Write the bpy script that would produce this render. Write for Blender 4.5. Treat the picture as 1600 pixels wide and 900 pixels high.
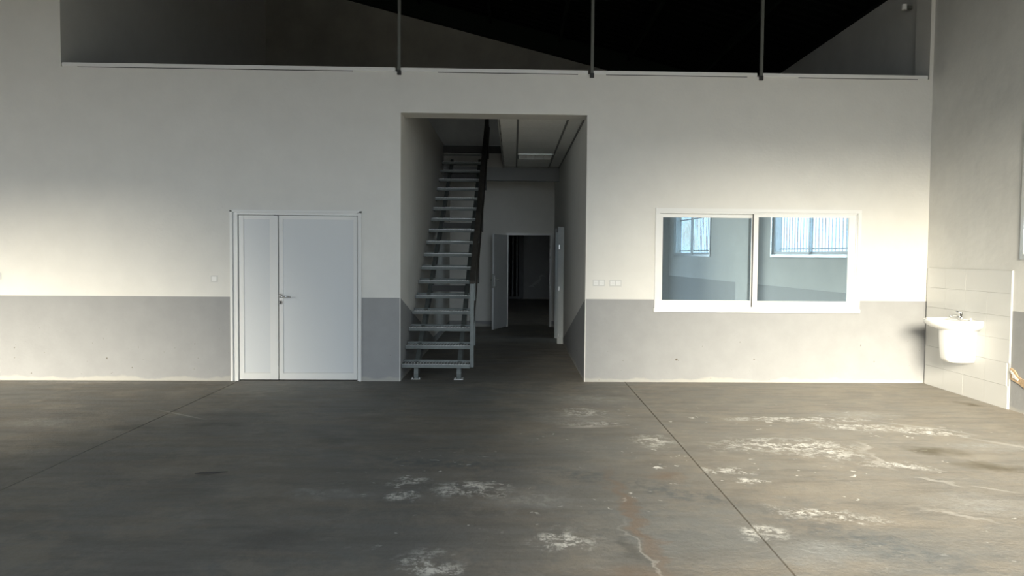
import bpy, bmesh, math, random
from mathutils import Vector, Matrix
random.seed(7)
for o in list(bpy.data.objects): bpy.data.objects.remove(o)
COL = bpy.context.scene.collection
SCN = bpy.context.scene
A = 0.0327                      # the building is slightly out of square: side walls drift in +X with depth
RZ = -math.atan(A)
def S(x, y, z): return (x + A*y, y, z)

# ------------------------------------------------------------------ camera
cam = bpy.data.cameras.new('camera'); cam.sensor_width = 36; cam.lens = 36*1210.8/1600
cam.clip_start = .05; cam.clip_end = 300
co = bpy.data.objects.new('camera', cam); COL.objects.link(co)
r_ = Vector((0.99948818, -0.03094989, 0.0080926)); u_ = Vector((-0.00676636, 0.04271849, 0.99906424)); f_ = Vector((0.03126663, 0.99860765, -0.04248721))
m = Matrix.Identity(4)
for i in range(3): m[i][0] = r_[i]; m[i][1] = u_[i]; m[i][2] = -f_[i]; m[i][3] = (0, -9.7385, 1.6)[i]
co.matrix_world = m
SCN.camera = co
# ------------------------------------------------------------------ light
SCN.view_settings.view_transform = 'Standard'; SCN.view_settings.look = 'None'
SCN.view_settings.gamma = 1; SCN.view_settings.use_curve_mapping = False
SCN.view_settings.exposure = 0.0
W = bpy.data.worlds.new('sky'); SCN.world = W; W.use_nodes = True
bg = W.node_tree.nodes['Background']
SKY = (0.80, 0.90, 1.0); SKY_E = 6.4
bg.inputs[0].default_value = (*SKY, 1); bg.inputs[1].default_value = SKY_E
SUN_E, SUN_EL, SUN_AZ, SUN_ANG = 15.0, 17.0, 16.0, 20.0
sl = bpy.data.lights.new('sun', 'SUN'); sl.energy = SUN_E; sl.angle = math.radians(SUN_ANG); sl.color = (1.0, .91, .74)
so = bpy.data.objects.new('sun', sl); COL.objects.link(so)
d = Vector((math.sin(math.radians(SUN_AZ)), math.cos(math.radians(SUN_AZ)), -math.tan(math.radians(SUN_EL))))
so.rotation_euler = d.to_track_quat('-Z', 'Y').to_euler(); so.location = (0, -30, 10)
YR = -12.3                      # rear wall of the hall, behind the camera
DOORS = [(-13.0, -7.1, 4.15), (-0.8, 4.3, 4.75)]          # the two open loading doors in it
WINS = [(-11.8, -8.6), (-5.0, -1.83), (2.1, 5.0)]     # windows in the right wall
def area(name, loc, rot, sx, sy, e, col, portal=False):
    l = bpy.data.lights.new(name, 'AREA'); l.shape = 'RECTANGLE'; l.size = sx; l.size_y = sy; l.energy = e; l.color = col
    if portal: l.cycles.is_portal = True
    o = bpy.data.objects.new(name, l); COL.objects.link(o); o.location = loc; o.rotation_euler = rot
    return o
for x0, x1, h in DOORS:
    area('door_portal', S((x0+x1)/2, YR-.25, h/2), (math.radians(90), 0, 0), x1-x0, h, 1, (1, 1, 1), True)
for y0, y1 in WINS:
    area('window_portal', S(5.86, (y0+y1)/2, 2.32), (math.radians(90), 0, math.radians(90)), y1-y0, 1.45, 1, (1, 1, 1), True)

# ------------------------------------------------------------------ materials
def mat(name, col, rough=.6, metal=0, noise=0, nscale=8, bump=0, bscale=60, spec=.5, emit=None):
    m = bpy.data.materials.new(name); m.use_nodes = True; nt = m.node_tree; b = nt.nodes['Principled BSDF']
    b.inputs['Base Color'].default_value = (*col, 1); b.inputs['Roughness'].default_value = rough
    b.inputs['Metallic'].default_value = metal; b.inputs['Specular IOR Level'].default_value = spec
    tc = nt.nodes.new('ShaderNodeTexCoord')
    if noise:
        n = nt.nodes.new('ShaderNodeTexNoise'); n.inputs['Scale'].default_value = nscale; n.inputs['Detail'].default_value = 6; n.inputs['Roughness'].default_value = .6
        nt.links.new(tc.outputs['Object'], n.inputs['Vector'])
        r = nt.nodes.new('ShaderNodeMapRange'); r.inputs[1].default_value = .3; r.inputs[2].default_value = .7; r.inputs[3].default_value = 1-noise; r.inputs[4].default_value = 1+noise
        nt.links.new(n.outputs[0], r.inputs[0])
        v = nt.nodes.new('ShaderNodeVectorMath'); v.operation = 'SCALE'; v.inputs[0].default_value = col
        nt.links.new(r.outputs[0], v.inputs['Scale']); nt.links.new(v.outputs[0], b.inputs['Base Color'])
    if bump:
        n2 = nt.nodes.new('ShaderNodeTexNoise'); n2.inputs['Scale'].default_value = bscale; n2.inputs['Detail'].default_value = 5
        nt.links.new(tc.outputs['Object'], n2.inputs['Vector'])
        bp = nt.nodes.new('ShaderNodeBump'); bp.inputs['Strength'].default_value = bump; bp.inputs['Distance'].default_value = .01
        nt.links.new(n2.outputs[0], bp.inputs['Height']); nt.links.new(bp.outputs[0], b.inputs['Normal'])
    return m
M = {}
M['white'] = mat('white_paint', (.71, .70, .655), .75, noise=.03, nscale=3, bump=.25, bscale=25)
M['grey'] = mat('grey_paint', (.300, .303, .300), .7, noise=.05, nscale=4, bump=.25, bscale=25)
M['trowel'] = mat('trowelled_white', (.66, .655, .62), .8, noise=.07, nscale=1.7, bump=.6, bscale=6)
M['cement'] = mat('raw_cement', (.33, .32, .285), .9, noise=.12, nscale=2, bump=.4, bscale=8)
M['tile'] = mat('wall_tile', (.62, .62, .595), .25, bump=.03, bscale=12)
M['grout'] = mat('grout', (.55, .54, .5), .9)
M['plaster'] = mat('bare_plaster', (.50, .36, .22), .95, noise=.25, nscale=12, bump=.8, bscale=30)
M['crumb'] = mat('plaster_crumb', (.75, .73, .68), .95, bump=.5)
M['lacquer'] = mat('white_lacquer', (.76, .76, .735), .3)
M['oldframe'] = mat('greyish_frame_paint', (.52, .56, .56), .45)
M['panel'] = mat('door_panel', (.66, .68, .68), .35)
M['pvc'] = mat('white_plastic', (.60, .60, .57), .35)
M['gap'] = mat('dark_gap', (.02, .02, .02), .9)
M['chrome'] = mat('chrome', (.75, .75, .74), .18, 1)
M['steel'] = mat('dull_steel', (.65, .66, .65), .4, 1)
M['galv'] = mat('galvanised_steel', (.14, .157, .151), .5, .3, noise=.15, nscale=14)
M['darksteel'] = mat('painted_dark_steel', (.02, .02, .018), .5, .1, noise=.2, nscale=10)
M['rail'] = mat('rail_steel', (.085, .078, .068), .4, .4, noise=.2, nscale=10)
M['post'] = mat('post_steel', (.13, .135, .12), .6, .3)
M['green'] = mat('green_steel', (.003, .008, .004), .7, spec=.2)
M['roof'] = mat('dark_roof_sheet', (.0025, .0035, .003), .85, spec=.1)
M['ctile'] = mat('ceiling_tile', (.86, .86, .82), .9, noise=.04, nscale=20, bump=.3, bscale=90)
M['tbar'] = mat('ceiling_bar', (.20, .20, .19), .5)
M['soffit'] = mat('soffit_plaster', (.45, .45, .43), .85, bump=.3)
M['shade_grey'] = mat('bulkhead_grey_paint', (.30, .31, .31), .8)
M['ceramic'] = mat('ceramic', (.85, .85, .82), .12)
M['joint'] = mat('joint_dirt', (.07, .055, .04), .95)
M['wood'] = mat('dark_splinter', (.05, .045, .04), .8)
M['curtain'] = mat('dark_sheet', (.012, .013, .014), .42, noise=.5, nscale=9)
M['lamp'] = mat('lamp_louvre', (.75, .76, .74), .25, .5)
M['mark'] = mat('pale_mark', (.42, .42, .42), .8)
M['earth'] = mat('dusty_ground', (.10, .088, .07), .95, noise=.1, nscale=.6)

def add_specks(m):
    nt = m.node_tree; L = nt.links.new; b = nt.nodes['Principled BSDF']; src = b.inputs['Base Color'].links[0].from_socket
    tc = nt.nodes.new('ShaderNodeTexCoord'); n = nt.nodes.new('ShaderNodeTexNoise'); n.inputs['Scale'].default_value = 16; n.inputs['Detail'].default_value = 3; L(tc.outputs['Object'], n.inputs[0])
    r = nt.nodes.new('ShaderNodeMapRange'); r.inputs[1].default_value = .69; r.inputs[2].default_value = .74; L(n.outputs[0], r.inputs[0])
    s_ = nt.nodes.new('ShaderNodeSeparateXYZ'); L(tc.outputs['Object'], s_.inputs[0])
    z = nt.nodes.new('ShaderNodeMapRange'); z.inputs[1].default_value = .75; z.inputs[2].default_value = .3; L(s_.outputs[2], z.inputs[0])
    k = nt.nodes.new('ShaderNodeMath'); k.operation = 'MULTIPLY'; L(r.outputs[0], k.inputs[0]); L(z.outputs[0], k.inputs[1])
    x = nt.nodes.new('ShaderNodeMix'); x.data_type = 'RGBA'; L(k.outputs[0], x.inputs[0]); L(src, x.inputs[6]); x.inputs[7].default_value = (.10, .085, .06, 1)
    # pale scuffed plaster line just above the floor
    n3 = nt.nodes.new('ShaderNodeTexNoise'); n3.inputs['Scale'].default_value = 3; n3.inputs['Detail'].default_value = 6; L(tc.outputs['Object'], n3.inputs[0])
    a_ = nt.nodes.new('ShaderNodeMath'); a_.operation = 'MULTIPLY_ADD'; a_.inputs[1].default_value = -.16; L(n3.outputs[0], a_.inputs[0]); L(s_.outputs[2], a_.inputs[2])
    w = nt.nodes.new('ShaderNodeMapRange'); w.inputs[1].default_value = -.025; w.inputs[2].default_value = -.05; w.inputs[4].default_value = .6; L(a_.outputs[0], w.inputs[0])
    x2 = nt.nodes.new('ShaderNodeMix'); x2.data_type = 'RGBA'; L(w.outputs[0], x2.inputs[0]); L(x.outputs[2], x2.inputs[6]); x2.inputs[7].default_value = (.45, .43, .38, 1)
    L(x2.outputs[2], b.inputs['Base Color'])
add_specks(M['grey'])
def glass_mat(name, tint, refl, base, film=0.0):
    m = bpy.data.materials.new(name); m.use_nodes = True; nt = m.node_tree; nt.nodes.clear()
    o = nt.nodes.new('ShaderNodeOutputMaterial'); t = nt.nodes.new('ShaderNodeBsdfTransparent'); t.inputs[0].default_value = (*tint, 1)
    g = nt.nodes.new('ShaderNodeBsdfGlossy'); g.inputs[0].default_value = (*base, 1); g.inputs['Roughness'].default_value = .012
    mx = nt.nodes.new('ShaderNodeMixShader'); mx.inputs[0].default_value = refl
    nt.links.new(t.outputs[0], mx.inputs[1]); nt.links.new(g.outputs[0], mx.inputs[2])
    df = nt.nodes.new('ShaderNodeBsdfDiffuse'); df.inputs[0].default_value = (.50, .62, .70, 1)
    m2 = nt.nodes.new('ShaderNodeMixShader'); m2.inputs[0].default_value = film
    nt.links.new(mx.outputs[0], m2.inputs[1]); nt.links.new(df.outputs[0], m2.inputs[2]); nt.links.new(m2.outputs[0], o.inputs[0])
    return m
M['mirrorglass'] = glass_mat('reflective_blue_glass', (.45, .56, .62), .50, (.64, .80, .90), .13)
M['clearglass'] = glass_mat('window_glass', (.85, .9, .92), .08, (1, 1, 1))

def floor_mat():
    m = bpy.data.materials.new('stained_concrete'); m.use_nodes = True; nt = m.node_tree; b = nt.nodes['Principled BSDF']; L = nt.links.new
    tc = nt.nodes.new('ShaderNodeTexCoord')
    def noise(s, d=6, r=.6, vec=None, dist=0):
        n = nt.nodes.new('ShaderNodeTexNoise'); n.inputs['Scale'].default_value = s; n.inputs['Detail'].default_value = d
        n.inputs['Roughness'].default_value = r; n.inputs['Distortion'].default_value = dist
        L(vec or tc.outputs['Object'], n.inputs['Vector']); return n.outputs[0]
    def rng(v, a, b_, c=0, d=1):
        n = nt.nodes.new('ShaderNodeMapRange'); n.inputs[1].default_value = a; n.inputs[2].default_value = b_; n.inputs[3].default_value = c; n.inputs[4].default_value = d
        L(v, n.inputs[0]); return n.outputs[0]
    def mth(op, a, b_):
        n = nt.nodes.new('ShaderNodeMath'); n.operation = op
        for i, v in enumerate((a, b_)):
            if isinstance(v, (int, float)): n.inputs[i].default_value = v
            else: L(v, n.inputs[i])
        return n.outputs[0]
    def mix(f, a, b_):
        n = nt.nodes.new('ShaderNodeMix'); n.data_type = 'RGBA'
        if isinstance(f, (int, float)): n.inputs[0].default_value = f
        else: L(f, n.inputs[0])
        for i, v in ((6, a), (7, b_)):
            if isinstance(v, tuple): n.inputs[i].default_value = (*v, 1)
            else: L(v, n.inputs[i])
        return n.outputs[2]
    big = rng(noise(.45, 4), .35, .65); mid = rng(noise(1.9, 8, .65, dist=.4), .3, .7); fine = rng(noise(24, 6, .7), .3, .7)
    c = mix(big, (.215, .20, .175), (.19, .20, .20))
    c = mix(mth('MULTIPLY', mid, .6), c, (.26, .25, .22))
    st = nt.nodes.new('ShaderNodeMapping'); st.inputs['Scale'].default_value = (.7, 3.2, 1); st.inputs['Rotation'].default_value = (0, 0, .5); L(tc.outputs['Object'], st.inputs[0])
    c = mix(mth('MULTIPLY', rng(noise(1.6, 7, .65, st.outputs[0]), .46, .66), .6), c, (.12, .112, .098))
    c = mix(mth('MULTIPLY', rng(noise(.9, 5, .6, st.outputs[0], 1.0), .48, .66), .5), c, (.27, .225, .17))
    c = mix(mth('MULTIPLY', fine, .28), c, (.11, .105, .095))
    c = mix(mth('MULTIPLY', mth('MULTIPLY', rng(noise(3.2, 8, .7), .5, .62), rng(noise(.7, 3), .42, .6)), .5), c, (.32, .30, .265))
    warp = nt.nodes.new('ShaderNodeTexNoise'); warp.inputs['Scale'].default_value = 5; warp.inputs['Detail'].default_value = 4; L(tc.outputs['Object'], warp.inputs['Vector'])
    wv = nt.nodes.new('ShaderNodeVectorMath'); wv.operation = 'MULTIPLY_ADD'; wv.inputs[1].default_value = (.36, .36, 0); L(warp.outputs[1], wv.inputs[0])
    wv2 = nt.nodes.new('ShaderNodeVectorMath'); wv2.operation = 'SUBTRACT'; L(tc.outputs['Object'], wv2.inputs[0]); wv2.inputs[1].default_value = (.18, .18, 0)
    L(wv2.outputs[0], wv.inputs[2])
    def blob(x, y, rx, ry, rot=0, warped=True, edge=.35):
        mp = nt.nodes.new('ShaderNodeMapping'); mp.vector_type = 'TEXTURE'; mp.inputs['Location'].default_value = (x + A*y, y, 0)
        mp.inputs['Rotation'].default_value = (0, 0, rot); mp.inputs['Scale'].default_value = (rx, ry, 1000)
        L(wv.outputs[0] if warped else tc.outputs['Object'], mp.inputs[0])
        ln = nt.nodes.new('ShaderNodeVectorMath'); ln.operation = 'LENGTH'; L(mp.outputs[0], ln.inputs[0])
        return rng(ln.outputs['Value'], edge, 1.15, 1, 0)
    def seg(x0, y0, x1, y1, w, warped=False):
        dx, dy = x1-x0, y1-y0
        return blob((x0+x1)/2, (y0+y1)/2, math.hypot(dx, dy)/2, w, math.atan2(dy, dx), warped)
    def union(bl):
        o = bl[0]
        for q in bl[1:]: o = mth('MAXIMUM', o, q)
        return o
    wfine = mth('MULTIPLY', rng(noise(9, 9, .8, dist=.3), .48, .55), rng(noise(30, 5, .7), .38, .50))
    dust_sunlit = rng(mth('ADD', noise(.8, 5, .6), 0.0), .35, .65, .75, 1)
    dust_sunlit = mth('MULTIPLY', dust_sunlit, blob(4.2, -3.2, 3.4, 5.2, 0, True, .5))  # pale dust, plus sunlit brightness painted into the right floor
    c = mix(mth('MULTIPLY', dust_sunlit, .5), c, (.40, .355, .285))
    c = mix(mth('MULTIPLY', rng(noise(2.3, 9, .72, st.outputs[0]), .5, .60), .42), c, (.17, .155, .13))
    c = mix(mth('MULTIPLY', rng(noise(1.4, 9, .75), .5, .58), .30), c, (.37, .32, .25))
    c = mix(mth('MULTIPLY', rng(noise(4.5, 9, .8), .52, .58), .25), c, (.20, .21, .205))
    dark = blob(-.8, -4.6, 2.6, 3.4, 0, True, .4)  # shade between the two sun beams, painted into the floor colour
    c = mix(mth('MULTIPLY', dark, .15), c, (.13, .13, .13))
    # chalky white paint splashes
    strong = union([blob(*q) for q in [(2.63,-3.30,.62,.30),(2.92,-3.48,.30,.28),(1.54,-3.15,.20,.24),(3.6,-2.6,.45,.16,-.3),(4.12,-2.75,.40,.18,-.5),(3.1,-2.22,.75,.12),(1.95,-4.05,.20,.10),(1.11,-2.47,.34,.14),(1.02,-1.9,.24,.26),(1.78,-5.36,.16,.12),(2.3,-5.05,.4,.13,-.35),(-.12,-5.80,.16,.2),(.6,-5.45,.2,.15),(.02,-4.5,.30,.2),(-.41,-4.66,.14,.12),(-.41,-4.29,.14,.10),(2.05,-4.3,.12,.1),(3.3,-3.9,.3,.12,-.3)]])
    c = mix(mth('MULTIPLY', mth('MULTIPLY', strong, wfine), 1.0), c, (.78, .76, .70))
    soft = union([blob(*q) for q in [(.45,-4.72,.30,.24),(2.0,-5.65,.26,.22),(3.4,-4.85,.4,.25),(4.5,-3.3,.5,.2),(-4.11,-2.42,.4,.25),(-4.9,-.15,1.0,.12),(1.0,-2.2,.5,.4),(-.9,-4.6,.3,.12),(3.9,-2.0,.5,.2),(1.2,-1.2,.5,.3),(4.7,-4.6,.5,.2)]])
    c = mix(mth('MULTIPLY', mth('MULTIPLY', soft, rng(wfine, 0, 1, .45, 1)), .5), c, (.46, .45, .42))
    # scattered drips on the right half
    vo = nt.nodes.new('ShaderNodeTexVoronoi'); vo.inputs['Scale'].default_value = 8.5; vo.inputs['Randomness'].default_value = 1; L(wv.outputs[0], vo.inputs['Vector'])
    dr = mth('MULTIPLY', rng(mth('ADD', vo.outputs['Distance'], mth('MULTIPLY', noise(26, 3), .35)), .26, .33, 1, 0), rng(noise(1.5, 4), .46, .54))
    dr = mth('MULTIPLY', dr, union([blob(2.8, -3.6, 2.6, 2.2, 0, False, .6), blob(.2, -4.5, 1.2, 1.2, 0, False, .6)]))
    c = mix(mth('MULTIPLY', dr, .95), c, (.78, .76, .70))
    # pale scrape lines
    scr = union([seg(3.39,-3.1,3.22,-3.6,.05,True), seg(3.22,-3.5,3.2,-4.1,.035,True), seg(3.25,-4.2,3.55,-4.42,.03,True), seg(3.55,-4.42,3.8,-4.62,.02), seg(1.0,-5.1,1.09,-6.2,.016,True), seg(2.9,-4.9,3.3,-5.2,.03,True), seg(4.1,-4.0,4.5,-4.5,.03,True), seg(3.9,-2.3,4.6,-2.9,.05,True), seg(4.4,-3.0,4.9,-3.6,.05), seg(.75,-2.6,1.3,-2.55,.06), seg(-3.3,-1.8,-2.6,-2.3,.02)])
    c = mix(mth('MULTIPLY', scr, .6), c, (.52, .49, .44))
    # tyre tracks, blue grey
    tr = union([seg(-.9,-3.7,.5,-3.98,.16,True), seg(.4,-3.95,1.15,-4.35,.16,True), seg(1.0,-4.25,1.95,-4.95,.17,True), seg(1.85,-4.9,2.8,-6.1,.2,True)])
    c = mix(mth('MULTIPLY', mth('MULTIPLY', tr, rng(noise(11, 5, .7), .42, .58)), .6), c, (.10, .115, .125))
    blue = union([blob(.9,-3.4,.5,.6), blob(1.2,-5.3,.8,.5), blob(2.3,-5.6,.8,.3)])
    c = mix(mth('MULTIPLY', blue, .3), c, (.19, .215, .225))
    # oil and rust
    oil = union([blob(3.81,-3.48,.26,.17,-.3,True,.2), blob(4.02,-3.95,.30,.16,-.35,True,.2), blob(5.35,-1.45,.11,.13,0,True,.4)])
    c = mix(mth('MULTIPLY', oil, .75), c, (.105, .085, .045))
    rust = union([blob(1.44,-4.21,.14,.14,0,True,.2), seg(1.07,-3.9,1.085,-6.2,.06,True), blob(1.0,-6.1,.3,.3)])
    c = mix(mth('MULTIPLY', rust, .45), c, (.24, .15, .09))
    dk = union([seg(-1.957,-4.185,-1.757,-4.088,.015), seg(.9,-5.42,1.03,-5.8,.05,True), blob(-1.0,-5.4,.3,.12), blob(-2.4,-2.5,.3,.1), blob(-1.2,-3.1,.2,.15), blob(-3.2,-2.6,.3,.12)])
    c = mix(mth('MULTIPLY', dk, .5), c, (.08, .078, .072))
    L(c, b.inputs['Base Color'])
    b.inputs['Roughness'].default_value = .62; b.inputs['Specular IOR Level'].default_value = .35
    bp = nt.nodes.new('ShaderNodeBump'); bp.inputs['Strength'].default_value = .35; bp.inputs['Distance'].default_value = .006
    L(mth('ADD', fine, mid), bp.inputs['Height']); L(bp.outputs[0], b.inputs['Normal'])
    return m
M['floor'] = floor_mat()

# ------------------------------------------------------------------ mesh helpers
class MB:
    def __init__(s, shear=False): s.v = []; s.f = []; s.mi = []; s.ms = []; s.shear = shear; s.cur = 0
    def m(s, name):
        if name not in s.ms: s.ms.append(name)
        s.cur = s.ms.index(name); return s
    def add(s, vs, fs):
        n = len(s.v); s.v += [tuple(v) for v in vs]; s.f += [tuple(n+i for i in f) for f in fs]; s.mi += [s.cur]*len(fs); return s
    def box(s, x0, x1, y0, y1, z0, z1):
        vs = [(x, y, z) for z in (z0, z1) for y in (y0, y1) for x in (x0, x1)]
        return s.add(vs, [(0,2,3,1),(4,5,7,6),(0,1,5,4),(2,6,7,3),(0,4,6,2),(1,3,7,5)])
    def obox(s, c, ax, ay, az):
        c, ax, ay, az = map(Vector, (c, ax, ay, az))
        vs = [c+ax*i+ay*j+az*k for k in (-1, 1) for j in (-1, 1) for i in (-1, 1)]
        return s.add(vs, [(0,2,3,1),(4,5,7,6),(0,1,5,4),(2,6,7,3),(0,4,6,2),(1,3,7,5)])
    def bar(s, p0, p1, w, h, up=(0, 0, 1)):
        p0, p1 = Vector(p0), Vector(p1); d = p1-p0; sd = d.cross(Vector(up)).normalized(); u = sd.cross(d).normalized()
        return s.obox((p0+p1)/2, d/2, sd*w/2, u*h/2)
    def tube(s, pts, r, n=12):
        pts = [Vector(p) for p in pts]; rs = r if isinstance(r, (list, tuple)) else [r]*len(pts); vs = []; fs = []
        for i, p in enumerate(pts):
            d = (pts[min(i+1, len(pts)-1)]-pts[max(i-1, 0)]).normalized(); a = d.cross(Vector((0, 0, 1)))
            if a.length < .1: a = d.cross(Vector((1, 0, 0)))
            a.normalize(); b = d.cross(a)
            vs += [p+a*rs[i]*math.cos(t)+b*rs[i]*math.sin(t) for t in [2*math.pi*k/n for k in range(n)]]
        for i in range(len(pts)-1):
            for k in range(n): fs.append((i*n+k, i*n+(k+1) % n, (i+1)*n+(k+1) % n, (i+1)*n+k))
        fs += [tuple(range(n))[::-1], tuple((len(pts)-1)*n+k for k in range(n))]
        return s.add(vs, fs)
    def prism(s, poly, axis, a0, a1):
        def P(p, a): return {'x': (a, p[0], p[1]), 'y': (p[0], a, p[1]), 'z': (p[0], p[1], a)}[axis]
        n = len(poly); vs = [P(p, a0) for p in poly]+[P(p, a1) for p in poly]
        return s.add(vs, [tuple(range(n)), tuple(range(2*n-1, n-1, -1))]+[(i, n+i, n+(i+1) % n, (i+1) % n) for i in range(n)])
    def rings(s, rings, cap0=True, cap1=True):
        n = len(rings[0]); vs = [p for r in rings for p in r]; fs = []
        for i in range(len(rings)-1):
            for k in range(n): fs.append((i*n+k, i*n+(k+1) % n, (i+1)*n+(k+1) % n, (i+1)*n+k))
        if cap0: fs.append(tuple(range(n))[::-1])
        if cap1: fs.append(tuple((len(rings)-1)*n+k for k in range(n)))
        return s.add(vs, fs)
    def build(s, name, material=None, parent=None, bevel=0, smooth=False):
        me = bpy.data.meshes.new(name)
        vs = [S(*v) for v in s.v] if s.shear else s.v
        me.from_pydata(vs, [], s.f)
        for q in ([material] if material else s.ms): me.materials.append(M[q])
        if not material: me.polygons.foreach_set('material_index', s.mi)
        bm = bmesh.new(); bm.from_mesh(me); bmesh.ops.recalc_face_normals(bm, faces=bm.faces)
        if bevel: bmesh.ops.bevel(bm, geom=[e for e in bm.edges if e.calc_face_angle(0) > .5], offset=bevel, segments=2, affect='EDGES', clamp_overlap=True)
        bm.to_mesh(me); bm.free()
        if smooth: me.polygons.foreach_set('use_smooth', [True]*len(me.polygons))
        me.update()
        o = bpy.data.objects.new(name, me); COL.objects.link(o)
        if parent: o.parent = parent
        return o
def structure(o): o['kind'] = 'structure'; return o
def tag(o, label, cat, group=None):
    o['label'] = label; o['category'] = cat
    if group: o['group'] = group
    return o
def empty(name, loc, rz=0):
    o = bpy.data.objects.new(name, None); COL.objects.link(o); o.location = loc; o.rotation_euler = (0, 0, rz); o.empty_display_size = .1; return o
def thing(name, label, cat, loc, rz=0, group=None): return tag(empty(name, loc, rz), label, cat, group)
def copy_tree(o, parent=None):
    c = o.copy(); COL.objects.link(c); c.parent = parent
    for ch in list(o.children): copy_tree(ch, c)
    return c
RIDGE = -5.3; XR = 5.612
def roofz(x): return 5.42+.25*(XR-x) if x > RIDGE else 5.42+.25*(XR-RIDGE)-.25*(RIDGE-x)
def wall(name, axis, us, vs, holes, w0, w1, matfn, parent=None):
    """wall slab with openings: us along the wall, vs heights ('T' = up to the roof), w0..w1 thickness"""
    nu, nv = len(us)-1, len(vs)-1
    def solid(i, j):
        if i < 0 or j < 0 or i >= nu or j >= nv: return False
        uc = (us[i]+us[i+1])/2; z1 = 99 if vs[j+1] == 'T' else vs[j+1]; vc = (vs[j]+z1)/2
        return not any(h[0] < uc < h[1] and h[2] < vc < h[3] for h in holes)
    mb = MB(True); idx = {}
    def V(i, j, k):
        if (i, j, k) not in idx:
            u = us[i]; z = vs[j]; w = (w0, w1)[k]; x, y = (u, w) if axis == 'x' else (w, u)
            if z == 'T': z = roofz(x)
            idx[(i, j, k)] = len(mb.v); mb.v.append((x, y, z))
        return idx[(i, j, k)]
    def F(f, name): mb.m(name); mb.f.append(f); mb.mi.append(mb.cur)
    for i in range(nu):
        for j in range(nv):
            if not solid(i, j): continue
            mt = matfn((us[i]+us[i+1])/2, vs[j]); fr = matfn((us[i]+us[i+1])/2, vs[j])
            F((V(i,j,0), V(i+1,j,0), V(i+1,j+1,0), V(i,j+1,0)), mt); F((V(i,j,1), V(i,j+1,1), V(i+1,j+1,1), V(i+1,j,1)), mt)
            for di, dj, q in ((-1,0,((i,j),(i,j+1))), (1,0,((i+1,j),(i+1,j+1))), (0,-1,((i,j),(i+1,j))), (0,1,((i,j+1),(i+1,j+1)))):
                if not solid(i+di, j+dj):
                    (a, b), (c, e) = q; F((V(a,b,0), V(c,e,0), V(c,e,1), V(a,b,1)), fr)
    o = mb.build(name, parent=parent)
    return structure(o) if not parent else o
DZ = 1.052
dado = lambda u, z: 'grey' if z < DZ-.01 else 'white'
XL, XC = -1.094, 1.23           # corridor side walls
YF = 7.55                       # corridor end wall
# ------------------------------------------------------------------ floor
base = structure(MB(True).box(-16.2, 6.0, YR-.3, 19.2, -.2, -.012).build('floor', 'joint'))
g = .006
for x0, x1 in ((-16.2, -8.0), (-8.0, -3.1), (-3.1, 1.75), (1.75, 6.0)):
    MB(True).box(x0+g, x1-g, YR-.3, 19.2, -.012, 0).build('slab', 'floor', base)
gr = MB().box(-60, 60, -80, 60, -.5, -.22).build('ground', 'earth'); structure(gr)
MB().box(-22, 12, -26, YR-.35, -.22, -.02).build('concrete_apron', 'earth', gr)
# ------------------------------------------------------------------ front wall and the other walls
WX0, WX1, WZ0, WZ1 = 2.140, 4.705, .918, 2.182   # window opening
wall('wall_front', 'x', [-16, RIDGE, -5.23, -3.18, -1.596, XL-.01, XC+.01, WX0, WX1, 5.565, XR], [0, WZ0, DZ, 2.122, WZ1, 3.356, 3.86, 'T'],
     [(-5.23, 5.565, 3.86, 200), (-3.18, -1.596, 0, 2.122), (XL-.01, XC+.01, 0, 3.356), (WX0, WX1, WZ0, WZ1)], 0, .37, dado)
wr_h = [(a, b, 1.6, 3.05) for a, b in WINS]
wr = wall('wall_right', 'y', [YR, -11.8, -8.6, -5.0, -1.83, -1.72, -.05, 2.1, 5.0, 12.45, 19], [0, DZ, 1.6, 3.05, 'T'], wr_h, XR, XR+.2,
          lambda u, z: 'grey' if z < DZ-.01 else 'trowel')
MB(True).box(XR-.14, XR, -6.45, -5.76, 0, 5.4).build('pilaster', 'trowel', wr)
wall('wall_rear', 'x', sorted([-16, RIDGE, XR+.2]+[q for d_ in DOORS for q in d_[:2]]), [0, DZ, DOORS[0][2], DOORS[1][2], 'T'], [(a, b, 0, h) for a, b, h in DOORS], YR-.2, YR, lambda u, z: 'cement')
wall('wall_left', 'y', [YR, 0], [0, DZ, 'T'], [], -16.2, -16, lambda u, z: 'cement')
# corridor side walls, the grey paint drops along a slant to a low skirting band
def corridor_wall(name, xf, xb, holes_y=None):
    mb = MB(True); sl = lambda y: 1.052-(y)*.2275; yk = (1.052-.13)/.2275; zt = 3.80
    ys = [.004, yk, YF] if not holes_y else [.004, yk, holes_y[0], holes_y[1], YF]
    for i in range(len(ys)-1):
        a, b = ys[i], ys[i+1]
        la, lb = (sl(a) if a < yk-.001 else .13), (sl(b) if b < yk-.001 else .13)
        ho = holes_y and abs(a-holes_y[0]) < 1e-6
        if ho:
            mb.m('white').box(min(xf, xb), max(xf, xb), a, b, holes_y[2], zt); continue
        mb.m('grey').add([(xf, a, 0), (xf, b, 0), (xf, b, lb), (xf, a, la)], [(0, 1, 2, 3)])
        mb.m('white').add([(xf, a, la), (xf, b, lb), (xf, b, zt), (xf, a, zt)], [(0, 1, 2, 3)])
        mb.add([(xb, a, 0), (xb, b, 0), (xb, b, zt), (xb, a, zt), (xf, a, zt), (xf, b, zt)], [(0, 3, 2, 1), (3, 4, 5, 2)])
        mb.m('white').add([(xf, b, 0), (xf, b, zt), (xb, b, zt), (xb, b, 0), (xf, a, 0), (xf, a, zt), (xb, a, zt), (xb, a, 0)], [(0, 1, 2, 3), (4, 7, 6, 5)])
    me = mb.build(name); structure(me); return me
corridor_wall('wall_corridor_left', XL, XL-.15)
D3 = (4.27, 5.17, 2.07)
corridor_wall('wall_corridor_right', XC, XC+.15, D3)
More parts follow.
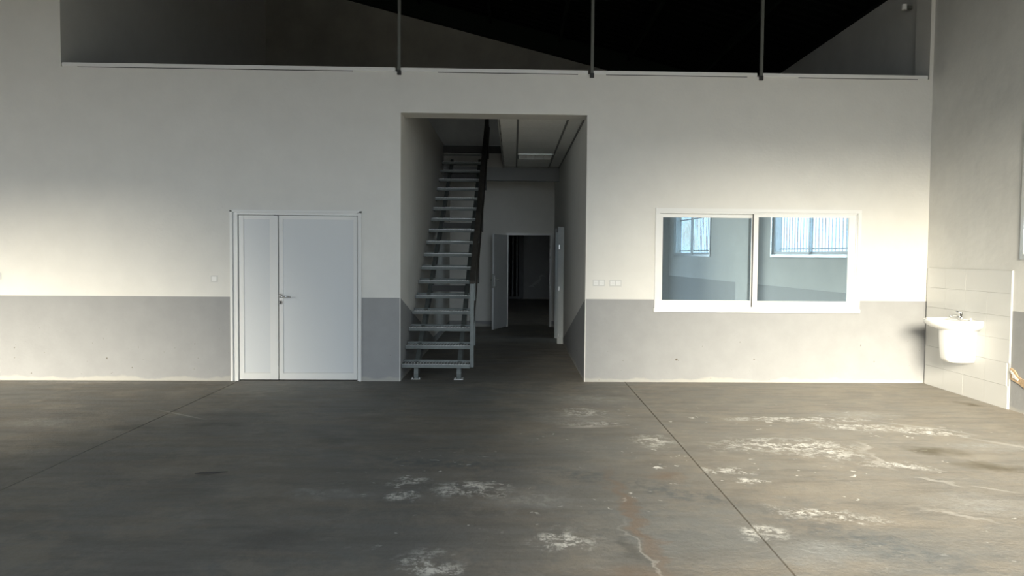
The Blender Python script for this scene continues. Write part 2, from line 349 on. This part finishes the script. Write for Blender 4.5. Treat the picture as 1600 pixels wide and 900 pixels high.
wall('wall_corridor_end', 'x', [-1.25, .19, 1.15, 1.38], [0, .13, 2.05, 3.8], [(.19, 1.15, 0, 2.05)], YF, YF+.15, lambda u, z: 'grey' if z < .12 else 'white')
structure(MB(True).box(XL, XC, 5.9, 6.05, 3.095, 3.356).build('wall_bulkhead', 'shade_grey'))
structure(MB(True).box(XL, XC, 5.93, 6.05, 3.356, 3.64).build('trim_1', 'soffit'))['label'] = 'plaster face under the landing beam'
structure(MB(True).box(XL, XC, 5.86, 5.94, 3.636, 3.775).build('trim_2', 'darksteel'))
# mezzanine
ms = MB(True)
ms.box(.10, XR, .371, 7.88, 3.64, 3.80); ms.box(-5.38, XL-.15, .371, 7.88, 3.64, 3.80); ms.box(XL-.15, .10, 5.94, 7.88, 3.64, 3.80)
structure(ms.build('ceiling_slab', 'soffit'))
wall('wall_mezzanine_left', 'y', [.37, 7.88], [3.8, 'T'], [], -5.40, -5.23, lambda u, z: 'white')
wall('wall_mezzanine_back', 'x', [-5.4, XR], [3.8, 'T'], [], 7.88, 8.05, lambda u, z: 'cement')
# room behind the window and the hidden lower storey
structure(MB(True).box(XC+.15, XR, 7.4, 7.55, 0, 3.64).build('wall_office_back', 'white'))
# room beyond the corridor
structure(MB(True).box(-4.2, XR, YF+.1, 19, 3.0, 3.1).build('ceiling_back_room', 'soffit'))
wall('wall_back_room_end', 'x', [-4.2, XR], [0, DZ-.02, 3.1], [], 18.5, 18.65, dado)
structure(MB(True).box(-4.35, -4.2, YF+.1, 18.6, 0, 3.1).build('wall_back_room_left', 'white'))
structure(MB(True).box(XC+.9, XC+1.05, YF+.1, 18.5, 0, 3.0).build('wall_back_room_right', 'white'))
# roof: two slopes of ribbed sheet, purlins and rafters
rf = MB(True)
for side in (0, 1):
    x0, x1 = (RIDGE, XR+.4) if side == 0 else (-16.4, RIDGE)
    prof = []; y = YR-.4
    while y < 8.3: prof += [(y, 0), (y+.16, 0), (y+.19, .035), (y+.27, .035), (y+.30, 0)]; y += .3
    n = len(prof); vs = []
    for x in (x0, x1):
        zz = roofz(x) if x < XR else 5.42-.25*(x-XR)
        for t in (0, .012): vs += [(x, p[0], zz-.03+p[1]+t) for p in prof]
    fs = []
    for k in range(n-1): fs += [(k, k+1, 2*n+k+1, 2*n+k), (n+k, 3*n+k, 3*n+k+1, n+k+1)]
    rf.add(vs, fs)
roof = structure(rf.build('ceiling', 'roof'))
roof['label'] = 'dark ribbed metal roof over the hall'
for x in [XR-1.2-k*1.55 for k in range(7)]:
    MB(True).box(x-.03, x+.03, YR, 8.0, roofz(x)-.16, roofz(x)+.0).build('purlin', 'green', roof)
MB(True).box(XR-.09, XR-.0, .4, 7.85, 5.26, 5.44).build('eave_beam', 'roof', roof)
for y in (-10.0, -3.3):
    MB(True).bar((XR, y, roofz(XR)-.30), (RIDGE, y, roofz(RIDGE)-.30), .2, .26).build('rafter', 'green', roof)
MB(True).bar((XR, 7.78, roofz(XR)-.235), (RIDGE, 7.78, roofz(RIDGE)-.235), .18, .40).build('rafter', 'green', roof)
# ------------------------------------------------------------------ sill capping, steel posts
xs = [-5.23, -1.135, 1.258, 3.387, 5.565]
for i in range(4):
    o = MB(True).box(xs[i]+.02, xs[i+1]-.025, -.018, .39, 3.86, 3.905).build('trim_%d' % (i+3), 'lacquer', bevel=.004); structure(o)
    o['label'] = 'white capping board along the top of the front wall'
    MB(True).box(xs[i]+.2+.3*(i % 2), xs[i+1]-.15-.4*(i == 0), -.006, .0, 3.853, 3.8605).build('open_joint', 'gap', o)
for i, (x, lab) in enumerate(((-1.112, 'thin steel post above the wall at the left of the corridor mouth'), (1.280, 'thin steel post above the wall at the right of the corridor mouth'), (3.410, 'thin steel post standing above the white framed sliding window'))):
    p = thing('steel_post', lab, 'post', S(x, .0, 3.83), 0, 'steel posts on the wall top')
    rz = roofz(x)-3.83
    MB().box(-.018, .018, -.03, .01, -.01, rz).build('shaft', 'post', p)
    MB().box(-.024, .024, -.034, .0, -.015, .04).build('foot_bracket', 'darksteel', p, bevel=.002)
# small lamp bracket high in the mezzanine corner
b = thing('wall_bracket', 'small metal bracket high in the upper right corner of the mezzanine', 'bracket', S(XR-.02, .55, 4.93))
MB().box(-.10, .0, -.02, .02, -.02, .02).build('arm', 'post', b); MB().tube([(-.10, 0, -.03), (-.10, 0, .04)], .035, 10).build('cap', 'lacquer', b)
# ------------------------------------------------------------------ ceiling tiles in the corridor
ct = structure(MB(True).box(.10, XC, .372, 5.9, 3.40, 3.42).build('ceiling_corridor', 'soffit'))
cx = [.115, .365, 1.015, XC]; cy = [.38]+[.45+.66*k for k in range(1, 9)]
cy = [.39, 1.07]+[1.07+.67*k for k in range(1, 8)]
fix_row = 5
for i in range(3):
    for j in range(len(cy)-1):
        if i == 1 and j == fix_row: continue
        MB(True).box(cx[i]+.011, cx[i+1]-.011, cy[j]+.006, cy[j+1]-.006, 3.362, 3.374).build('ceiling_tile', 'ctile', ct)
for x in cx[1:3]: MB(True).box(x-.014, x+.014, .38, 5.9, 3.357, 3.40).build('main_bar', 'tbar', ct)
MB(True).box(XC-.02, XC-.001, .38, 5.9, 3.345, 3.40).build('edge_bar', 'tbar', ct)
MB(True).box(.10, .115, .38, 5.9, 3.345, 3.64).build('edge_board', 'soffit', ct)
for y in cy[1:]: MB(True).box(.115, XC-.02, y-.009, y+.009, 3.366, 3.40).build('cross_bar', 'tbar', ct)
y0, y1 = cy[fix_row], cy[fix_row+1]
lt = thing('ceiling_light', 'square recessed louvre light, unlit, in the corridor tile ceiling', 'light', S((.365+1.015)/2, (y0+y1)/2, 3.35), RZ)
hw, hd = .308, (y1-y0)/2-.012
fr = MB()
for q in ((-hw, hw, -hd, -hd+.022), (-hw, hw, hd-.022, hd), (-hw, -hw+.022, -hd, hd), (hw-.022, hw, -hd, hd)): fr.box(*q, -.012, .05)
fr.build('frame', 'lamp', lt); MB().box(-hw, hw, -hd, hd, .05, .06).build('reflector', 'lamp', lt)
for k in range(4):
    x = -hw+.08+k*.151; MB().tube([(x, -hd+.03, .03), (x, hd-.03, .03)], .013, 10).build('tube', 'pvc', lt)
lv = MB()
for k in range(1, 4): lv.box(-hw+k*.154-.003, -hw+k*.154+.003, -hd+.02, hd-.02, -.004, .02)
for k in range(1, 9): lv.box(-hw+.02, hw-.02, -hd+k*.07-.002, -hd+k*.07+.002, -.004, .018)
lv.build('louvre', 'lamp', lt)
# ------------------------------------------------------------------ double door
dr = structure(empty('door_1', S(-2.39, 0, 0))); dr['label'] = 'closed white double door with a narrow left leaf'
def dbox(n, mt, x0, x1, y0, y1, z0, z1, bev=.003, par=None):
    return MB().box(x0+2.39, x1+2.39, y0, y1, z0, z1).build(n, mt, par or dr, bevel=bev)
dbox('casing', 'lacquer', -3.196, -3.165, -.035, .12, 0, 2.129); dbox('casing', 'lacquer', -1.606, -1.578, -.035, .12, 0, 2.129)
dbox('casing', 'lacquer', -3.196, -1.578, -.035, .12, 2.105, 2.133)
dbox('jamb', 'lacquer', -3.165, -3.108, -.005, .12, 0, 2.105); dbox('jamb', 'lacquer', -1.628, -1.606, -.005, .12, 0, 2.105); dbox('jamb', 'lacquer', -3.108, -1.628, -.005, .12, 2.073, 2.105)
def leaf(x0, x1, sl, sr):
    lf = dbox('door_leaf', 'panel', x0+sl, x1-sr, .030, .05, .10, 2.035, 0)
    z0, z1 = .014, 2.067
    for q in ((x0, x0+sl, z0, z1), (x1-sr, x1, z0, z1)): dbox('stile', 'lacquer', q[0], q[1], .018, .06, q[2], q[3], .002, lf)
    dbox('rail', 'lacquer', x0+sl, x1-sr, .018, .06, z0, z0+.085, .002, lf); dbox('rail', 'lacquer', x0+sl, x1-sr, .018, .06, z1-.045, z1, .002, lf)
    return lf
leaf(-3.100, -2.618, .060, .100); dl = leaf(-2.606, -1.636, .052, .045)
dbox('threshold_gap', 'gap', -3.11, -1.62, .061, .07, 0, 2.10, 0)
dbox('top_gap_strip', 'gap', -2.665, -2.61, .010, .02, 2.066, 2.074, 0)  # near-black strip standing in for the shaded gap above the narrow leaf
h = MB().tube([(-2.585+2.39, .018, 1.065), (-2.585+2.39, -.045, 1.065), (-2.565+2.39, -.055, 1.063), (-2.445+2.39, -.052, 1.058)], .0095, 10); h.build('lever', 'chrome', dl, smooth=True)
MB().tube([(-2.585+2.39, .018, 1.07), (-2.585+2.39, .004, 1.07)], .026, 20).build('rose', 'chrome', dl)
MB().tube([(-2.585+2.39, .018, .985), (-2.585+2.39, .006, .985)], .024, 20).build('keyhole_plate', 'chrome', dl)
MB().box(-.200, -.190, .002, .007, .968, 1.0).build('keyhole', 'gap', dl)
structure(MB(True).box(-3.6, XL-.15, 1.4, 1.5, 0, 3.64).build('wall_store', 'white'))
# ------------------------------------------------------------------ sliding window
wn = structure(empty('window_1', S(3.42, 0, .918))); wn['label'] = 'wide white two-pane sliding window with reflective blue glass'
def wb(n, mt, x0, x1, y0, y1, z0, z1, bev=.003, par=None):
    return MB().box(x0-3.42, x1-3.42, y0, y1, z0-.918, z1-.918).build(n, mt, par or wn, bevel=bev)
ox0, ox1, oz0, oz1 = 2.105, 4.735, .895, 2.205
wb('frame_member', 'lacquer', ox0, ox1, -.030, .10, oz1-.045, oz1); wb('frame_member', 'lacquer', ox0-.01, ox1+.005, -.040, .10, oz0, oz0+.05)
wb('frame_member', 'lacquer', ox0, ox0+.045, -.030, .10, oz0+.05, oz1-.045); wb('frame_member', 'lacquer', ox1-.045, ox1, -.030, .10, oz0+.05, oz1-.045)
for q in ((ox0+.045, ox1-.045, oz1-.062, oz1-.045), (ox0+.045, ox1-.045, oz0+.05, oz0+.068), (ox0+.045, ox0+.062, oz0+.068, oz1-.062), (ox1-.062, ox1-.045, oz0+.068, oz1-.062)):
    wb('track', 'lacquer', q[0], q[1], -.012, .09, q[2], q[3], .002)
def sash(x0, x1, z0, z1, gx0, gx1, gz0, gz1, y0):
    gl = MB().box(gx0-3.42, gx1-3.42, y0+.015, y0+.021, gz0-.918, gz1-.918).build('pane', 'mirrorglass', wn)
    for q in ((x0, x1, gz1, z1), (x0, x1, z0, gz0), (x0, gx0, gz0, gz1), (gx1, x1, gz0, gz1)): wb('sash_member', 'lacquer', q[0], q[1], y0, y0+.034, q[2], q[3], .003, gl)
    wb('seal', 'gap', gx0-.001, gx0+.004, y0+.006, y0+.016, gz0, gz1, 0, gl)
    return gl
sash(2.165, 3.372, .960, 2.145, 2.214, 3.350, 1.043, 2.093, .042)
sash(3.362, 4.675, .960, 2.145, 3.425, 4.583, 1.040, 2.103, .002)
wb('seam', 'gap', 3.352, 3.361, .003, .012, .965, 2.143, 0)
# ------------------------------------------------------------------ windows in the right wall
def side_window(n, y0, y1, lab):
    w = structure(empty('window_%d' % n, S(XR, (y0+y1)/2, 1.6), RZ)); w['label'] = lab
    L_ = (y1-y0)/2
    def b(nm, mt, x0, x1, a0, a1, z0, z1, par=w): return MB().box(x0, x1, a0, a1, z0, z1).build(nm, mt, par)
    for q in ((-L_, L_, 0, .05), (-L_, L_, 1.40, 1.45), (-L_, -L_+.05, .05, 1.40), (L_-.05, L_, .05, 1.40)): b('frame_member', 'steel', -.02, .08, *q)
    for k, (a0, a1) in enumerate(((-L_+.05, .03), (-.03, L_-.05))):
        x = .01+k*.03; p = b('pane', 'clearglass', x+.012, x+.016, a0+.05, a1-.05, .10, 1.35)
        for q in ((a0, a1, .05, .10), (a0, a1, 1.35, 1.40), (a0, a0+.05, .10, 1.35), (a1-.05, a1, .10, 1.35)): b('sash_member', 'lacquer', x, x+.028, *q, p)
    gm = MB(); k = -L_+.1
    while k < L_: gm.box(.15, .162, k-.007, k+.007, .0, 1.45); k += .12
    gm.box(.148, .164, -L_, L_, .14, .165); gm.box(.148, .164, -L_, L_, .98, 1.005)
    o = gm.build('security_grille', 'post', w)
side_window(2, -5.0, -1.83, 'hall window at the right edge of the picture'); side_window(3, -11.8, -8.6, 'hall window reflected in the left pane'); side_window(4, 2.1, 5.0, 'window of the room behind the sliding window')
# ------------------------------------------------------------------ tiled splash panel on the right wall
tp = structure(MB(True).box(XR-.010, XR, -1.72, -.05, 0, 1.48).build('trim_7', 'grout')); tp['label'] = 'white tiled panel behind the washbasin'
rows = [0, .247, .494, .741, .988, 1.235, 1.478]; colw = 1.67/4
for r in range(6):
    for c in range(4):
        y0 = -1.72+c*colw+(.035 if (c == 0 and r == 1) else .012 if (c == 0 and r == 0) else 0); y1 = -1.72+(c+1)*colw
        MB(True).box(XR-.018-random.random()*.0015, XR-.009, y0+.0012, y1-.0012, rows[r]+.001, rows[r+1]-.001).build('tile', 'tile', tp)
# chipped plaster past the tiles
def blobpoly(pts, x0, x1): return MB(True).prism(pts, 'x', x0, x1)
blobpoly([(-1.735, .45), (-1.80, .43), (-1.86, .375), (-1.95, .35), (-2.1, .345), (-2.5, .31), (-2.5, .20), (-2.2, .24), (-1.98, .262), (-1.87, .30), (-1.80, .315), (-1.735, .33)], XR-.012, XR+.001).build('bare_plaster_patch', 'plaster', wr)
cr = MB(True)
for (y, z, s) in ((-1.77, .40, .012), (-1.80, .375, .016), (-1.83, .355, .014), (-1.86, .345, .01), (-1.79, .36, .01), (-1.755, .41, .008)):
    cr.obox((XR-.016, y, z), (.006, 0, 0), (0, s, s*.5), (0, -s*.4, s*.7))
cr.build('plaster_crumbs', 'crumb', wr)['kind'] = 'stuff'
# ------------------------------------------------------------------ washbasin
wbz = .0
bs = thing('washbasin', 'white ceramic washbasin with half pedestal on the tiled right wall', 'washbasin', S(XR-.019, -.965, .40), math.pi/2+RZ)
# local frame: +y points out of the wall (to world -x), x runs along the wall
def D(w, dpt, z, n=28, e=2.6, y0=0.0):
    out = []
    for k in range(n):
        t = math.pi*k/(n-1); c, s_ = math.cos(t), math.sin(t)
        out.append((w*math.copysign(abs(c)**(2/e), c), y0+dpt*abs(s_)**(2/e), z))
    return out
R = [D(.17, .26, .375), D(.22, .33, .385), D(.265, .42, .41), D(.292, .468, .45), D(.300, .48, .485), D(.297, .476, .497), D(.290, .468, .500)]
inn = [D(.275, .448, .499), D(.262, .300, .490, y0=.135), D(.235, .27, .44, y0=.15), D(.16, .19, .39, y0=.18), D(.03, .04, .372, y0=.25)]
MB().rings(R+inn).build('bowl', 'ceramic', bs, smooth=True)
R = []
for z, w, dp in ((.0, .10, .22), (.012, .135, .26), (.05, .155, .285), (.2, .165, .30), (.375, .172, .31), (.39, .17, .31)): R.append(D(w, dp, z, e=3.2))
MB().rings(R).build('half_pedestal', 'ceramic', bs, smooth=True)
fc = MB().tube([(0, .085, .495), (0, .085, .515), (0, .085, .555)], [.026, .021, .019], 16).build('tap', 'chrome', bs, smooth=True)
MB().tube([(0, .09, .535), (0, .15, .545), (0, .205, .535), (0, .212, .520)], [.013, .011, .010, .011], 12).build('spout', 'chrome', fc, smooth=True)
MB().tube([(0, .085, .555), (0, .085, .575), (0, .10, .580), (0, .15, .592)], [.019, .018, .010, .006], 12).build('tap_lever', 'chrome', fc, smooth=True)
MB().tube([(-.17, .075, .497), (-.17, .075, .525)], [.012, .009], 12).build('tap_hole_plug', 'ceramic', bs, smooth=True)
MB().tube([(0, .27, .37), (0, .27, .376)], .022, 16).build('drain', 'chrome', bs)
# ------------------------------------------------------------------ switches and sockets
def plate(name, x, z, w, hgt, lab, cat, grp, ins, kind):
    t = thing(name, lab, cat, S(x, 0, z), 0, grp)
    MB().box(-w/2, w/2, -.010, 0, -hgt/2, hgt/2).build('plate', 'pvc', t, bevel=.003)
    for k in range(ins):
        cxx = (k-(ins-1)/2)*.072
        if kind == 'switch': MB().box(cxx-.028, cxx+.028, -.015, -.008, -.028, .028).build('rocker', 'lacquer', t, bevel=.002)
        else:
            MB().box(cxx-.029, cxx+.029, -.013, -.008, -.029, .029).build('insert', 'lacquer', t, bevel=.002)
            f = MB().rings([[(cxx+r*math.cos(a_), y, r*math.sin(a_)) for a_ in [2*math.pi*q/20 for q in range(20)]] for r, y in ((.025, -.013), (.0235, -.0155), (.021, -.0155), (.019, -.0134))]).build('socket_well', 'lacquer', t, smooth=False)
            MB().tube([(cxx-.009, -.0130, 0), (cxx-.009, -.0138, 0)], .0022, 8).build('pin_hole', 'post', f); MB().tube([(cxx+.009, -.0130, 0), (cxx+.009, -.0138, 0)], .0022, 8).build('pin_hole', 'post', f)
    return t
plate('light_switch', -3.397, 1.275, .085, .085, 'white light switch beside the left edge of the double door', 'switch', None, 1, 'switch')
plate('light_switch', -6.035, 1.29, .085, .085, 'white switch plate cut by the left edge of the photo', 'switch', None, 1, 'switch')
plate('wall_socket', 1.40, 1.258, .155, .083, 'white double wall socket nearest the corridor corner', 'socket', 'double sockets', 2, 'socket')
plate('wall_socket', 1.61, 1.256, .155, .083, 'white double wall socket nearest the sliding window', 'socket', 'double sockets', 2, 'socket')
# ------------------------------------------------------------------ steel staircase
SX, SY = -.655, .05
st = thing('steel_staircase', 'open grey steel staircase with grip treads along the left corridor wall', 'stairs', S(SX, SY, 0), RZ)
RISE, GO, Z1 = .2007, .345, .205
slope = RISE/GO; NT = 18; hw = .431
ytop = 5.86-SY
def zl(y): return Z1+y*slope   # tread nosing line
studs = MB()
for j in range(4):
    for k in range(22):
        x = -hw+.03+k*(2*hw-.06)/21+(.010 if j % 2 else 0); y = .035+j*.06
        if x > hw-.02: continue
        n = 6; studs.rings([[(x+r*math.cos(2*math.pi*q/n), y+r*math.sin(2*math.pi*q/n), z) for q in range(n)] for r, z in ((.011, 0), (.008, .006), (.005, .006))], False, True)
for q in range(44):
    x = -hw+.008+q*(2*hw-.016)/43; studs.obox((x, .003, .003), (.005, 0, 0), (0, .003, 0), (0, 0, .004))
studs.ms = []; studs.m('galv'); stud_o = None
prof = [(0, -.042), (0, 0), (.232, 0), (.232, .028), (.262, .028), (.262, -.03), (.257, -.03), (.257, .023), (.237, .023), (.237, -.005), (.005, -.005), (.005, -.042)]
for i in range(NT):
    y = i*GO; z = Z1+i*RISE
    if i == 0:
        tr0 = MB().prism(prof, 'x', -hw, hw).build('tread', 'galv', st)
        stud_o = studs.build('grip_studs', 'steel', tr0); stud_o['kind'] = 'stuff'
        pe = [(-.001, -.045), (-.001, .002), (.225, .002), (.225, .03), (.264, .03), (.264, -.045)]
        end_a = MB().prism(pe, 'x', -hw-.005, -hw).build('end_plate', 'darksteel', tr0); end_b = MB().prism(pe, 'x', hw, hw+.005).build('end_plate', 'darksteel', tr0)
        tr0.location = (0, y, z)
    else:
        t = tr0.copy(); COL.objects.link(t); t.parent = st; t.location = (0, y, z)
        for ch in (stud_o, end_a, end_b): c = ch.copy(); COL.objects.link(c); c.parent = t
for sx, nm in ((-.265, 'stringer'), (.285, 'stringer')):
    s_ = MB(); ya = .14; off = -.10
    pts = [(ya, 0), (ya+.06, 0), (ytop, zl(ytop)+off-.10), (ytop, zl(ytop)+off+.02), (ya+.02, zl(ya+.02)+off-.02), (ya-.01, .07)]
    o = s_.prism(pts, 'x', sx-.028, sx+.028).build(nm, 'galv', st, bevel=.003)
    fp = MB().box(sx-.06, sx+.06, ya-.05, ya+.11, 0, .008).build('foot_plate', 'steel', o)
    bo = MB(); bo.tube([(sx-.045, ya-.03, .008), (sx-.045, ya-.03, .028)], .009, 6); bo.tube([(sx+.045, ya-.03, .008), (sx+.045, ya-.03, .028)], .009, 6); bo.build('anchor_bolts', 'steel', o)['kind'] = 'stuff'
    bk = MB()
    for i in range(NT):
        y = i*GO; z = Z1+i*RISE
        bk.box(sx-.022, sx+.022, y+.03, y+.23, z-.04, z-.0055)
    bk.build('tread_brackets', 'galv', o)['kind'] = 'stuff'
for i in (5, 10, 15):
    y = i*GO+.05; z = zl(i*GO)-.14
    MB().box(-.237, .257, y, y+.05, z-.02, z+.07).build('cross_brace', 'darksteel', st)
hx = hw+.025; hb = 1.04
rl = MB().bar((hx, .0, Z1+hb), (hx, ytop, zl(ytop)+hb), .072, .05).build('handrail', 'rail', st, bevel=.01)
MB().bar((hx, .02, Z1+hb*.52), (hx, ytop, zl(ytop)+hb*.52), .062, .045).build('middle_rail', 'rail', st, bevel=.006)
for i in (0, 1.15, 5, 9, 13, 16.6):
    y = i*GO+.03; zz = zl(i*GO+.03)
    w_ = .024 if i < 2 else .014
    MB().box(hx-w_, hx+w_, y-.02, y+.02, zz-.05, zz+hb+.01).build('baluster', 'galv' if i < 2 else 'darksteel', st, bevel=.003)
# ------------------------------------------------------------------ corridor end door (open leaf) and side door frame
d2 = structure(empty('door_2', S(.67, YF, 0), RZ*0)); d2['label'] = 'open white door at the end of the corridor'
def b2(n, mt, x0, x1, y0, y1, z0, z1, bev=.002, par=None): return MB().box(x0-.67, x1-.67, y0, y1, z0, z1).build(n, mt, par or d2, bevel=bev)
b2('frame_member', 'lacquer', .16, .205, -.03, .15, 0, 2.09); b2('frame_member', 'lacquer', 1.135, 1.18, -.03, .15, 0, 2.09); b2('frame_member', 'lacquer', .205, 1.135, -.03, .15, 2.045, 2.09)
b2('strike_plate', 'chrome', 1.128, 1.135, -.005, .01, 1.0, 1.12, 0)
for z in (1.55, 1.78, .95): b2('hinge_plate', 'chrome', 1.130, 1.139, -.034, -.02, z-.03, z+.03, 0)
lf = empty('door_leaf', (.19-.67, -.03, 0)); lf.parent = d2; lf.rotation_euler = (0, 0, math.radians(-110.5))
MB().box(0, .88, -.04, 0, .012, 2.04).build('leaf_panel', 'panel', lf, bevel=.002)
for sgn, yy in ((1, .0), (-1, -.04)):
    MB().box(.80, .845, min(yy, yy+sgn*.006), max(yy, yy+sgn*.006), .93, 1.15).build('handle_plate', 'chrome', lf)
    MB().tube([(.82, yy, 1.07), (.82, yy+sgn*.05, 1.07), (.71, yy+sgn*.055, 1.07)], .009, 10).build('lever', 'chrome', lf, smooth=True)
MB().box(.874, .882, -.035, -.005, .9, 1.2).build('lock_face', 'chrome', lf)
d3 = structure(empty('door_3', S(XC, D3[0], 0), RZ)); d3['label'] = 'white door frame projecting from the right corridor wall'
w3 = D3[1]-D3[0]
for y0, y1 in ((-.05, .03), (w3-.03, w3+.05)):
    MB().box(-.095, -.0, y0, y1, 0, 2.11).build('jamb', 'oldframe', d3, bevel=.002); MB().box(-.105, -.07, y0+.03, y1-.012, .0, 2.12).build('stop_bead', 'oldframe', d3, bevel=.002)
MB().box(-.085, -.0, .03, w3-.03, 2.04, 2.11).build('head', 'oldframe', d3, bevel=.002)
for z in (.15, 1.0, 1.75): MB().box(-.088, -.075, -.056, -.049, z-.04, z+.04).build('hinge_plate', 'chrome', d3)
# ------------------------------------------------------------------ in the room beyond
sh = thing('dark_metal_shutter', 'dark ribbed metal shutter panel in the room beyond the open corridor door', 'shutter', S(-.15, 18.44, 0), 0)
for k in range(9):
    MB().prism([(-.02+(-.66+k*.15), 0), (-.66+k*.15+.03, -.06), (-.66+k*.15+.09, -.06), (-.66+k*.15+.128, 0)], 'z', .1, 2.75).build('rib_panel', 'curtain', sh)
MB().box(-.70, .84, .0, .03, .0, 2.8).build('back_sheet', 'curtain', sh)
mk = MB().prism([(.86, .45), (.98, .50), (1.08, .60), (1.20, .68), (1.27, .74), (1.28, .84), (1.34, .90), (1.42, .88), (1.50, .80), (1.42, .83), (1.35, .82), (1.34, .72), (1.28, .62), (1.18, .55), (1.06, .50), (1.10, .42), (1.0, .45)], 'y', 18.485, 18.50)
mk.shear = True; mo = mk.build('pale_wall_scrape', 'mark'); structure(mo); mo['label'] = 'pale scraped mark on the grey wall of the far room'
# ------------------------------------------------------------------ splinter on the hall floor
sp = MB(); p = [(-.11, 0, .006), (-.05, .012, .008), (.02, .018, .008), (.11, .05, .006)]
sp.tube(p, [.002, .007, .006, .0015], 6)
o = sp.build('wood_splinter', 'wood'); o.location = S(-1.86, -4.14, 0); tag(o, 'thin dark splinter lying alone on the concrete floor at left', 'splinter')
